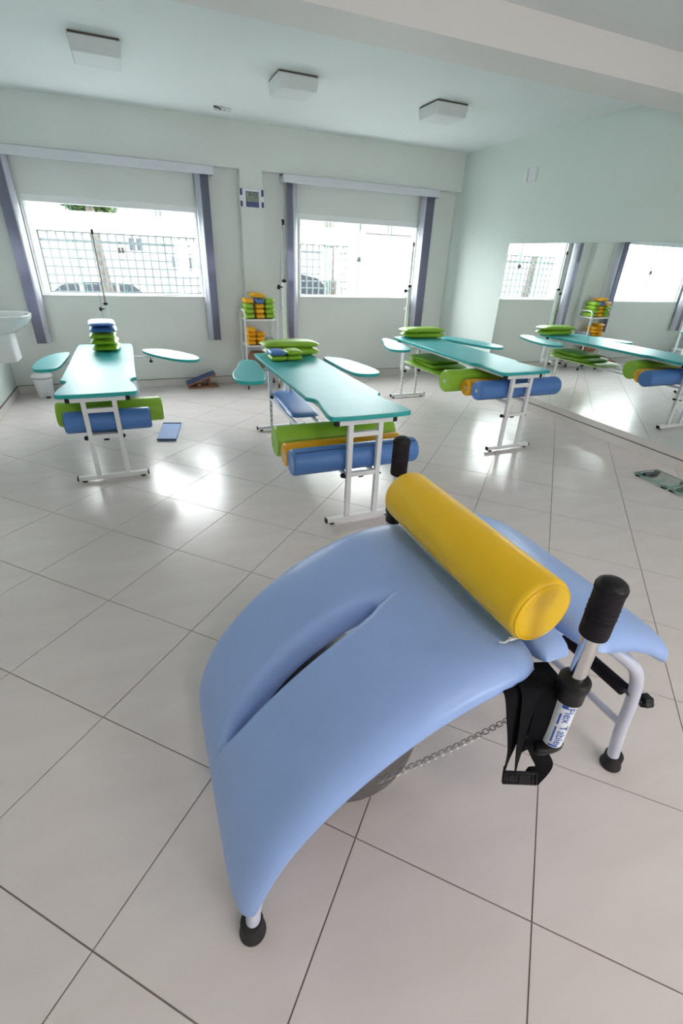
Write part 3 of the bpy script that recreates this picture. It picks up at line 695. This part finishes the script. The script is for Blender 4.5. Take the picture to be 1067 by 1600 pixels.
# handles
HX = .787
for hy, near in ((.468, True), (1.325, False)):
    sgn = 1 if near else -1
    h = obj('handle_sleeve', MB().lathe([(.020, .505), (.0245, .508), (.0245, .668), (.02, .670)], (HX, hy, 0), n=36), PAPER, bench, smooth=50)
    obj('collar', MB().lathe([(.027, .655), (.031, .658), (.031, .694), (.034, .698), (.034, .716), (.030, .721), (.0205, .7215)], (HX, hy, 0), n=36), BLACKP, h, smooth=50)
    obj('chrome_post', MB().lathe([(.0185, .70), (.0185, .85)], (HX, hy, 0), n=36), CHROME, h, smooth=60)
    g = [(.024, .846), (.0285, .849), (.0295, .856)]
    for zq in (.898, .910, .922):
        g += [(.0295, zq-.004), (.0270, zq-.002), (.0270, zq+.001), (.0305, zq+.003)]
    g += [(.0295, .93), (.0295, .962), (.031, .964), (.031, .974), (.027, .980), (.021, .983), (.012, .986), (.002, .987)]
    obj('foam_grip', MB().lathe(g, (HX, hy, 0), n=36), FOAM, h, smooth=40)
    obj('grip_cap', MB().lathe([(.0305, .966), (.031, .972), (.028, .981), (.020, .987), (.010, .990), (.001, .991)], (HX, hy, 0), n=36), BLACKP, h, smooth=60)
    # bracket to the arch and the lever below
    obj('handle_bracket', MB().bar((HX, hy+sgn*.015, .57), (HX, .668 if near else 1.112, .615), .04, .03), LAV, h, bevel=.006)
    lv = smooth_closed([(HX-.055, hy-sgn*.018), (HX+.022, hy-sgn*.026), (HX+.03, hy), (HX+.015, hy+sgn*.026), (HX-.05, hy+sgn*.012)], 3)
    obj('clamp_lever', MB().prism(ccw(lv), .484, .506, bev=.004), BLACKP, h, smooth=50)
    if near:
        # lettering on the sleeve, wrapped round it
        R = .0249
        az0 = math.atan2(-hy, -HX) + math.radians(24)
        def wrap(m2, s0):      # (x: down the sleeve, y: to the right) -> cylinder
            out = []
            for p in m2:
                a = az0 + p[1]/R; out.append((HX+(R+p[2])*math.cos(a), hy+(R+p[2])*math.sin(a), s0-p[0]))
            return out
        tc = bpy.data.curves.new('lettering', 'FONT'); tc.body = 'Flex Table'; tc.size = .0285; tc.extrude = 0; tc.resolution_u = 4
        to = bpy.data.objects.new('lettering', tc); COL.objects.link(to)
        dg = bpy.context.evaluated_depsgraph_get(); me = bpy.data.meshes.new_from_object(to.evaluated_get(dg))
        COL.objects.unlink(to); bpy.data.objects.remove(to)
        bmx = bmesh.new(); bmx.from_mesh(me)
        for q in range(-4, 28):
            bmesh.ops.bisect_plane(bmx, geom=bmx.verts[:]+bmx.edges[:]+bmx.faces[:], plane_co=(0, q*.001, 0), plane_no=(0, 1, 0))
        bmx.to_mesh(me); bmx.free()
        tv = [(v.co.x, v.co.y, .0005) for v in me.vertices]
        wdt = max(v[0] for v in tv)
        k = .128/wdt
        mb = MB().add(wrap([(v[0]*k, (v[1]-.004), v[2]) for v in tv], .648), [tuple(p.vertices) for p in me.polygons])
        bpy.data.meshes.remove(me)
        obj('lettering', mb, INK, h, smooth=0, label='blue lettering reading Flex Table')
        def strip(xa, xb, ya, yb):
            m = MB(); n = 6
            vs = [(x, ya+(yb-ya)*i/n, .0004) for i in range(n+1) for x in (xa, xb)]
            m.add(wrap(vs, .648), [(2*i, 2*i+1, 2*i+3, 2*i+2) for i in range(n)]); return m
        for q in ((.024, .060, -.0135, -.0095), (.068, .122, -.0135, -.0095), (-.004, .006, -.014, -.002), (.130, .136, -.014, .006)):
            obj('print_bar', strip(*q), INK, h, smooth=0)
# yellow bolster across the arch
yb = bolster('bolster', .578, 1.225, .765, .8195, .086, YEL, 'bright yellow bolster lying across the arched bench', axis='y')
obj('cord_lock', MB().box(.700, .742, .590, .598, .744, .750).tube([(.70, .594, .747), (.685, .592, .744), (.675, .60, .743)], .0025, 6), WHITEPL, yb, bevel=.001)
# straps
def ribbon(path, w, wdir, th=.0018):
    P = catmull(path, 8); m = MB(); n = len(P)
    for i, p in enumerate(P):
        wi = w(i/(n-1)) if callable(w) else w
        d = (P[min(n-1, i+1)]-P[max(0, i-1)]).normalized(); wv = Vector(wdir(i/(n-1))) if callable(wdir) else Vector(wdir)
        wv = (wv-d*wv.dot(d)).normalized(); nn = d.cross(wv).normalized()
        for a, b in ((-1,-1),(1,-1),(1,1),(-1,1)): m.v.append(tuple(p+wv*a*wi/2+nn*b*th/2))
    for i in range(n-1):
        for k in range(4):
            m.f.append((4*i+k, 4*i+(k+1) % 4, 4*i+4+(k+1) % 4, 4*i+4+k)); m.mi.append(0)
    m.f.append((3,2,1,0)); m.f.append((4*n-4, 4*n-3, 4*n-2, 4*n-1)); m.mi += [0, 0]
    return m
st = thing('waist_strap', (.73, .50, .36), 'black webbing strap with buckle hanging beside the chrome handle', 'strap')
WD = (.92, -.39, 0)
def twist(a0, a1):       # webbing turning edge-on as it hangs
    return lambda t: (.92*math.cos(a0+(a1-a0)*t)+.39*math.sin(a0+(a1-a0)*t), -.39*math.cos(a0+(a1-a0)*t)+.92*math.sin(a0+(a1-a0)*t), 0)
obj('webbing', ribbon([(.690, .575, .655), (.668, .515, .668), (.676, .500, .60), (.694, .495, .50), (.690, .490, .42), (.688, .488, .385)], .050, twist(0, 1.25)), WEB, st)
obj('webbing', ribbon([(.730, .575, .655), (.705, .505, .675), (.705, .492, .61), (.712, .488, .51), (.722, .486, .42), (.724, .485, .385)], .050, twist(0, 1.25)), WEB, st)
obj('webbing', ribbon([(.770, .575, .655), (.745, .498, .672), (.745, .482, .60), (.752, .480, .50), (.785, .480, .43), (.816, .480, .375), (.818, .480, .345), (.790, .482, .332), (.755, .486, .348)], .046, twist(-.1, .1)), WEB, st)
obj('webbing', ribbon([(.80, .575, .655), (.778, .506, .66), (.766, .496, .60), (.756, .492, .52), (.752, .492, .455)], .046, twist(0, .5)), WEB, st)
bk = Vector((.738, .478, .362)); bx = Vector((.92, -.39, 0)); bz = Vector((.12, .28, .95)); bz = (bz-bx*bz.dot(bx)).normalized(); byv = bz.cross(bx)
mbk = MB()
mbk.obox(bk+bx*.012, bx*.016, byv*.005, bz*.013); mbk.obox(bk-bx*.018, bx*.012, byv*.004, bz*.010)
for dd in (-.042, -.034, .032, .042): mbk.obox(bk+bx*dd, bx*.0022, byv*.005, bz*.017)
for s_ in (-1, 1): mbk.obox(bk+bz*s_*.0155, bx*.044, byv*.004, bz*.0022)
obj('buckle', mbk, BLACKP, st, bevel=.0008)
# chain
ca, cb = Vector((.365, .560, .441)), Vector((.80, .560, .503)); n = 41; cdv = (cb-ca).normalized()
s1 = cdv.cross(Vector((.43, .44, -.79))).normalized(); s2 = cdv.cross(s1); Lk = (cb-ca).length/n
chn = obj('chain_hook', MB().tube([(.80, .60, .56), (.80, .575, .52), (.802, .562, .508), (.806, .56, .499), (.80, .561, .494)], .0025, 8), STEEL, bench)
for k in range(n):
    c = ca+cdv*Lk*(k+.5)+Vector((0, 0, -.012*math.sin(math.pi*(k+.5)/n))); face = k % 2 == 0
    sv = s1 if face else s2; hl, hw_ = (.0088, .0055) if face else (.0066, .0048)
    loop = [c+cdv*hl*math.copysign(abs(math.cos(t))**.6, math.cos(t))+sv*hw_*math.copysign(abs(math.sin(t))**.7, math.sin(t)) for t in (2*math.pi*q/14 for q in range(14))]
    obj('chain_link', MB().tube(loop, .0013, 6, closed=True), STEEL, chn)
# exercise ball under the bench
br = .245; bc = Vector((.418, .904, br))
prof = []
for k in range(0, 97):
    t = -math.pi/2+math.pi*k/96; rr = br*(1-.012*max(0, math.cos((t)*48))**10*(1 if abs(t) < 1.2 else 0))
    prof.append((max(.0008, rr*math.cos(t)), rr*math.sin(t)))
eb = MB().lathe(prof, (0, 0, 0), n=56)
o = obj('exercise_ball', eb, GREYB, loc=(0, 0, 0), label='grey ribbed exercise ball on the floor under the arched bench', cat='exercise ball', smooth=70)
o.location = bc; o.rotation_euler = (math.radians(-18), math.radians(10), 0)
# ------------------------------------------------------------------ trolley with sandbags
TX0, TX1, TY0, TY1 = 1.205, 1.605, 5.955, 6.225
tr = thing('trolley', (1.405, 6.09, 0), 'white tube-frame trolley with three shelves by the column', 'trolley')
for x in (TX0, TX1):
    obj('side_frame', MB().tube(catmull([(x, TY0, .07), (x, TY0, .4), (x, TY0, .85), (x, TY0+.02, .905), (x, TY0+.06, .925), (x, TY1-.06, .925), (x, TY1-.02, .905), (x, TY1, .85), (x, TY1, .4), (x, TY1, .07)], 5), .0095, 10), WHITEP, tr, smooth=60)
SH = (.835, .535, .235)
for z in SH:
    obj('shelf', MB().box(TX0+.008, TX1-.008, TY0-.005, TY1+.005, z-.018, z), WHITEP, tr, bevel=.003)
for x in (TX0, TX1):
    for y in (TY0, TY1):
        cs = obj('caster_fork', MB().box(x-.012, x-.007, y-.012, y+.012, .022, .072).box(x+.007, x+.012, y-.012, y+.012, .022, .072).box(x-.012, x+.012, y-.012, y+.012, .066, .074), STEEL, tr)
        obj('caster_wheel', MB().lathe([(.012, -.0065), (.025, -.0065), (.0255, -.003), (.0255, .003), (.025, .0065), (.012, .0065)], (x, y, .0255), axis='x', n=20), RUBBER, cs)
def stack(x, z, colors, names, place, w=.118, h=.058):
    for k, (m, nm) in enumerate(zip(colors, names)):
        pillow('sandbag', (x+random.uniform(-.004, .004), 6.07+random.uniform(-.008, .008), z+k*(h-.002)), w, .21, h+.004, m, nm+' '+place, 'sandbag', 'sandbags on the trolley', p=4, rz=random.uniform(-.04, .04))
S1, S2 = SH[0], SH[1]
stack(1.272, S1, (GRN, GRN, GRN, YELO), ('lowest green sandbag', 'second green sandbag', 'third green sandbag', 'amber sandbag on top'), 'in the left stack, top trolley shelf')
stack(1.400, S1, (YELO, YELO, YELO, BLU), ('lowest amber sandbag', 'second amber sandbag', 'third amber sandbag', 'blue sandbag'), 'in the middle stack, top trolley shelf', w=.112)
stack(1.525, S1, (GRN, GRN, GRN, GRN), ('lowest green sandbag', 'second green sandbag', 'third green sandbag', 'topmost green sandbag'), 'in the right stack, top trolley shelf')
pillow('sandbag', (1.385, 6.06, S1+4*.056+.004), .17, .21, .062, YELO, 'amber sandbag crowning the stacks on the trolley', 'sandbag', 'sandbags on the trolley', p=2.2, rz=.12, tilt=(0, .08))
stack(1.285, S2, (YELO,)*4, ('lowest amber sandbag', 'second amber sandbag', 'third amber sandbag', 'topmost amber sandbag'), 'in the left stack, second trolley shelf', w=.112, h=.051)
stack(1.402, S2, (YELO,)*3, ('lowest amber sandbag', 'middle amber sandbag', 'topmost amber sandbag'), 'in the right stack, second trolley shelf', w=.112, h=.051)
obj('grey_box', MB().box(1.475, 1.585, 6.0, 6.18, S2, S2+.065), GREYC, label='small grey-green box at the right end of the second trolley shelf', cat='box', bevel=.006, loc=(1.53, 6.09, S2))
pillow('brown_bag', (1.36, 6.08, SH[2]), .24, .20, .215, BROWN, 'rounded brown bag on the lowest trolley shelf', 'bag', p=4, n=4)
# ------------------------------------------------------------------ washbasin, bin, slant board, floor board, scales
def ring_super(cx_, cyv, rx, ry, z, n, e=2.6):
    return [(cx_+rx*math.copysign(abs(math.cos(t))**(2/e), math.cos(t)), cyv+ry*math.copysign(abs(math.sin(t))**(2/e), math.sin(t)), z) for t in (2*math.pi*k/n for k in range(n))]
def loft(rings, cap0=True, cap1=True):
    m = MB(); n = len(rings[0])
    for r in rings: m.v += r
    for i in range(len(rings)-1):
        for k in range(n): m.f.append((i*n+k, i*n+(k+1) % n, (i+1)*n+(k+1) % n, (i+1)*n+k)); m.mi.append(0)
    if cap0: m.f.append(tuple(range(n))[::-1]); m.mi.append(0)
    if cap1: m.f.append(tuple((len(rings)-1)*n+k for k in range(n))); m.mi.append(0)
    return m
sk = thing('washbasin', (XL, 5.22, .9), 'white ceramic wall-hung washbasin with half pedestal on the left wall', 'washbasin')
sx, sy_ = -1.13, 5.28
rings = []
for z, rx, ry, ox in ((.80, .10, .14, -.07), (.82, .155, .19, -.045), (.86, .205, .235, -.02), (.90, .235, .262, -.008), (.94, .248, .275, 0), (.965, .25, .278, 0), (.968, .244, .272, 0), (.966, .205, .23, .01), (.93, .185, .21, .01), (.875, .12, .14, .01), (.87, .02, .02, .01)):
    rg = ring_super(sx+ox, sy_, rx, ry, z, 40)
    rings.append([(max(XL+.001, p[0]), p[1], p[2]) for p in rg])
obj('basin', loft(rings), CERAM, sk, smooth=60)
rings = []
for z, rx, ry in ((.575, .155, .150), (.578, .168, .160), (.62, .168, .160), (.72, .166, .158), (.80, .165, .156), (.83, .165, .155)):
    rg = ring_super(-1.22, sy_-.01, rx, ry, z, 36, 5)
    rings.append([(max(XL+.001, p[0]), p[1], p[2]) for p in rg])
obj('half_pedestal', loft(rings), CERAM, sk, smooth=55)
tp = obj('tap', MB().lathe([(.024, .966), (.022, .975), (.017, .98), (.017, 1.045), (.02, 1.05), (.02, 1.075), (.006, 1.08)], (-1.31, sy_, 0), n=20), CHROME, sk, smooth=50)
obj('spout', MB().tube([(-1.31, sy_, 1.03), (-1.25, sy_, 1.045), (-1.19, sy_, 1.035), (-1.18, sy_, 1.015)], .011, 12), CHROME, tp, smooth=60)
bn = thing('pedal_bin', (-1.075, 6.16, 0), 'white pedal bin on the floor near the back left corner', 'bin')
px, py = -1.075, 6.16
obj('body', MB().lathe([(.078, .0), (.082, .006), (.092, .15), (.102, .215)], (px, py, 0), n=36), WHITEPL, bn, smooth=50)
obj('lid_ring', MB().lathe([(.102, .2155), (.1035, .217), (.1035, .221), (.10, .2215)], (px, py, 0), n=36), RUBBER, bn)
obj('lid', MB().lathe([(.105, .222), (.106, .228), (.104, .245), (.088, .258), (.05, .266), (.002, .268)], (px, py, 0), n=36), WHITEPL, bn, smooth=60)
obj('pedal', MB().box(px+.01, px+.055, py-.118, py-.08, .012, .022), RUBBER, bn, bevel=.003)
sl = thing('slant_board', (.68, 6.2, 0), 'wooden slant board with navy top on the floor by the back wall', 'slant board')
x0, x1, y0_, y1_ = .488, .862, 6.15, 6.33
obj('base_board', MB().box(x0, x1, y0_, y1_, 0, .022), WOODB, sl, bevel=.002)
dirv = Vector((.357, 0, .125)); L_ = dirv.length; dirv.normalize(); nv = Vector((-dirv.z, 0, dirv.x))
cc = Vector((x0-.006, (y0_+y1_)/2, .026))+dirv*L_/2+nv*.012
ib = obj('top_board', MB().obox(cc, dirv*L_/2, Vector((0, .09, 0)), nv*.012), WOODB, sl, bevel=.002)
obj('navy_cover', MB().obox(cc+nv*.0165, dirv*(L_/2-.002), Vector((0, .088, 0)), nv*.004), NAVY, ib, bevel=.002)
obj('prop_block', MB().box(x0+.11, x0+.155, y0_+.02, y0_+.06, .022, .055), WOODB, sl, bevel=.002)
obj('prop_block', MB().box(x0+.25, x0+.275, y0_+.03, y1_-.03, .022, .105), WOODB, sl, bevel=.002)
fb = thing('floor_board', (.137, 4.53, 0), 'small navy blue padded board lying on the floor between two tables', 'padded board')
q = [(.014, 4.329), (.174, 4.283), (.262, 4.74), (.096, 4.786)]
obj('board', MB().prism(ccw(q), .0, .016, bev=.002), BLU, fb, smooth=0)
def edge_bar(a, b, w, z): return MB().bar((a[0], a[1], z), (b[0], b[1], z), w, .008)
obj('edge_strip', edge_bar(q[0], q[1], .02, .016), DNAVY, fb, bevel=.002)
obj('edge_strip', edge_bar(q[2], q[3], .03, .017), DNAVY, fb, bevel=.002)
def scale(c, ux, w, d, label):
    ux = Vector((*ux, 0)).normalized(); uy = Vector((-ux.y, ux.x, 0)); c = Vector(c)
    o = thing('bathroom_scale', (c.x, c.y, 0), label, 'scale', 'glass bathroom scales')
    pl = smooth_closed([tuple((c+ux*a*w/2+uy*b*d/2)[:2]) for a, b in ((-1,-.96),(-.96,-1),(.96,-1),(1,-.96),(1,.96),(.96,1),(-.96,1),(-1,.96))], 1)
    obj('glass_plate', MB().prism(ccw(pl), .018, .025, 0, mis=1), [SCALEG, MEDGE], o, smooth=0)
    for a in (-1, 1):
        for b in (-1, 1):
            p = c+ux*a*(w/2-.03)+uy*b*(d/2-.03)
            f = obj('foot', MB().lathe([(.020, 0), (.024, .004), (.024, .0175), (.018, .0178)], (p.x, p.y, 0), n=20), BLACKP, o, smooth=50)
    p = c-ux*(w/2-.05)
    el = [tuple((p+ux*.032*math.cos(t)+uy*.085*math.sin(t))[:2]) for t in (2*math.pi*k/28 for k in range(28))]
    obj('display_pod', MB().prism(ccw(el), .008, .0178), BLACKP, o, smooth=40)
    obj('edge_band', MB().bar(c+uy*(d/2-.006)-ux*(w/2-.01)+Vector((0,0,.0255)), c+uy*(d/2-.006)+ux*(w/2-.01)+Vector((0,0,.0255)), .010, .001).bar(c-uy*(d/2-.006)-ux*(w/2-.01)+Vector((0,0,.0255)), c-uy*(d/2-.006)+ux*(w/2-.01)+Vector((0,0,.0255)), .010, .001), MEDGE, o)
    return o
scale((3.835, 2.235, 0), (-.06, -1), .30, .27, 'glass bathroom scale with dark display lying below the mirror')
scale((3.818, 1.925, 0), (-.06, -1), .30, .27, 'second glass bathroom scale, cut off by the right picture edge')
# ------------------------------------------------------------------ street outside the windows
obj('ground_outside', MB().box(-20, 24, YO+.001, 45, -.6, -.45), ASPH, kind=ST, label='pale street and pavement outside the windows')
YW = 9.0
OPN = [(-1.16, 1.165), (1.95, 3.80)]
ZW0, ZW1, ZWT = .35, 1.72, 1.985
m = MB(); xs = [-14]+[v for o_ in OPN for v in o_]+[16]
m.box(-14, 16, YW, YW+.16, -.45, ZW0)
for k in range(0, len(xs), 2): m.box(xs[k], xs[k+1], YW, YW+.16, ZW0, ZW1)
m.box(-14, 4.12, YW, YW+.16, ZW1, ZWT); m.box(4.12, 16, YW, YW+.16, ZW1, 1.80)
obj('wall_street', m, OUTW, kind=ST, label='white boundary wall across the yard')
for k, (x0, x1) in enumerate(OPN):
    g = thing('security_grille', ((x0+x1)/2, YW+.06, ZW0), ('square-mesh iron grille in the yard wall seen through the window by the washbasin', 'square-mesh iron grille in the yard wall seen through the window by the mirror')[k], 'grille', 'iron grilles in the yard wall')
    sp_ = .1165; n = int((x1-x0)/sp_)
    for i in range(n+1): obj('bar', MB().box(x0+.013+i*sp_-.0115, x0+.013+i*sp_+.0115, YW+.05, YW+.064, ZW0+.001, ZW1-.001), BAR, g, smooth=0)
    z = ZW1-.006; i = 0
    while z > ZW0:
        t = .020 if i == 1 else .0105
        obj('bar', MB().box(x0, x1, YW+.064, YW+.076, z-t, z+t), BAR, g, smooth=0); z -= .1165; i += 1
def tree(x, y, r, h, lean, crown, label):
    t = thing('street_tree', (x, y, -.45), label, 'tree', 'trees beyond the yard wall')
    pts = catmull([(x, y, -.45), (x+lean*.3, y, .6), (x+lean*.7, y, 1.4), (x+lean, y, h)], 6)
    obj('trunk', MB().tube(pts, [r*(1.15-.4*i/len(pts)) for i in range(len(pts))], 14), BARK, t, smooth=60)
    for a in (-1, 1):
        obj('branch', MB().tube([(x+lean*.9, y, h-.25), (x+lean+a*.25, y+.1, h+.35), (x+lean+a*.5, y+.15, h+.9)], [r*.6, r*.5, r*.3], 10), BARK, t, smooth=60)
    lf = MB(); rnd = random.Random(int(x*100)+5)
    for _ in range(2600):
        d = Vector((rnd.gauss(0, 1), rnd.gauss(0, 1), rnd.gauss(0, 1))).normalized()*rnd.uniform(.55, 1)
        c = Vector((x+lean+d.x*crown[0], y+.3+d.y*crown[0], h+crown[2]+d.z*crown[1])); u_ = Vector((rnd.gauss(0,1), rnd.gauss(0,1), rnd.gauss(0,1))).normalized(); w_ = u_.orthogonal().normalized(); s_ = rnd.uniform(.05, .11)
        o_ = len(lf.v); lf.v += [tuple(c-u_*s_), tuple(c+w_*s_*.4), tuple(c+u_*s_), tuple(c-w_*s_*.4)]; lf.f.append((o_, o_+1, o_+2, o_+3)); lf.mi.append(0)
    obj('foliage', lf, LEAF, t, smooth=0, kind='stuff')
tree(-.31, 9.75, .085, 2.5, -.12, (.50, .30, -.22), 'leafy street tree seen through the window by the washbasin')
tree(3.80, 9.75, .135, 2.3, -.12, (.85, .6, 1.3), 'thick-trunked street tree seen through the window by the mirror')
def car(x, y, paint, label, s=1.0):
    c = thing('parked_car', (x, y, -.45), label, 'car', 'cars parked in the street')
    z = -.45
    prof = [(-2.05, .30), (-2.1, .55), (-1.95, .82), (-1.35, .90), (-.75, 1.34), (-.45, 1.44), (.75, 1.45), (1.15, 1.36), (1.75, .98), (2.05, .90), (2.12, .60), (2.05, .30)]
    def sect(yv, ins):
        return [(x+px_*s*(1-ins*.03 if pz < .9 else 1-ins*.06), yv, z+pz*s) for px_, pz in prof]
    ys_ = [(-.84, 1), (-.80, 0), (.80, 0), (.84, 1)]
    m = MB(); n = len(prof)
    for yv, ins in ys_: m.v += sect(y+yv*s, ins)
    for i in range(3):
        for k in range(n): m.f.append((i*n+k, i*n+(k+1) % n, (i+1)*n+(k+1) % n, (i+1)*n+k)); m.mi.append(0)
    m.f.append(tuple(range(n))[::-1]); m.f.append(tuple(3*n+k for k in range(n))); m.mi += [0, 0]
    obj('body', m, paint, c, bevel=.04, smooth=40, seg=3)
    for quad in ([(-1.18, .95), (-.70, 1.29), (-.28, 1.36), (-.28, .95)], [(-.2, .95), (-.2, 1.37), (.62, 1.37), (.62, .95)], [(.70, .95), (.70, 1.37), (1.08, 1.30), (1.5, .98)]):
        for yv in (-.845, .835):
            obj('side_window', MB().add([(x+a_*s, y+yv*s+dy_, z+b_*s) for dy_ in (0, .01) for a_, b_ in quad], [(0,1,2,3), (7,6,5,4), (0,4,5,1), (1,5,6,2), (2,6,7,3), (3,7,4,0)]), CARG, c, smooth=0)
    for px_ in (-1.3, 1.3):
        for yv in (-.78, .78):
            obj('wheel', MB().lathe([(.12*s, -.09), (.29*s, -.09), (.31*s, -.06), (.31*s, .06), (.29*s, .09), (.12*s, .09)], (x+px_*s, y+yv*s, z+.31*s), axis='y', n=24), RUBBER, c)
    return c
car(2.6, 12.0, CARP, 'pale parked car behind the grille seen through the window by the mirror', s=1.2)
car(-.9, 14.8, CARP, 'pale parked car low behind the grille, window by the washbasin', s=.9)
car(9.2, 12.0, CARR, 'red parked car seen only in the mirror')
hs = thing('street_house', (1.0, 18.0, -.45), 'pale house with grey windows and tiled roof across the street', 'house')
obj('wall', MB().box(-9, 14, 17.0, 23, -.45, 2.35), OUTW, hs)
obj('roof', MB().add([(-9.5, 16.6, 2.3), (14.5, 16.6, 2.3), (14.5, 20, 3.6), (-9.5, 20, 3.6), (-9.5, 23.4, 2.3), (14.5, 23.4, 2.3)], [(0,1,2,3), (3,2,5,4), (0,3,4), (1,5,2), (4,5,1,0)]), ROOF, hs, smooth=0)
for x0, x1, z0, z1 in ((1.25, 1.55, 1.05, 1.42), (1.75, 2.3, 1.02, 1.40), (1.75, 2.25, 1.85, 2.2), (.1, .55, 1.45, 1.85)):
    w = obj('window', MB().box(x0, x1, 16.96, 17.02, z0, z1), GREYM, hs, bevel=.01)
    obj('pane', MB().box(x0+.04, (x0+x1)/2-.02, 16.94, 16.965, z0+.04, z1-.04).box((x0+x1)/2+.02, x1-.04, 16.94, 16.965, z0+.04, z1-.04), CARG, w)
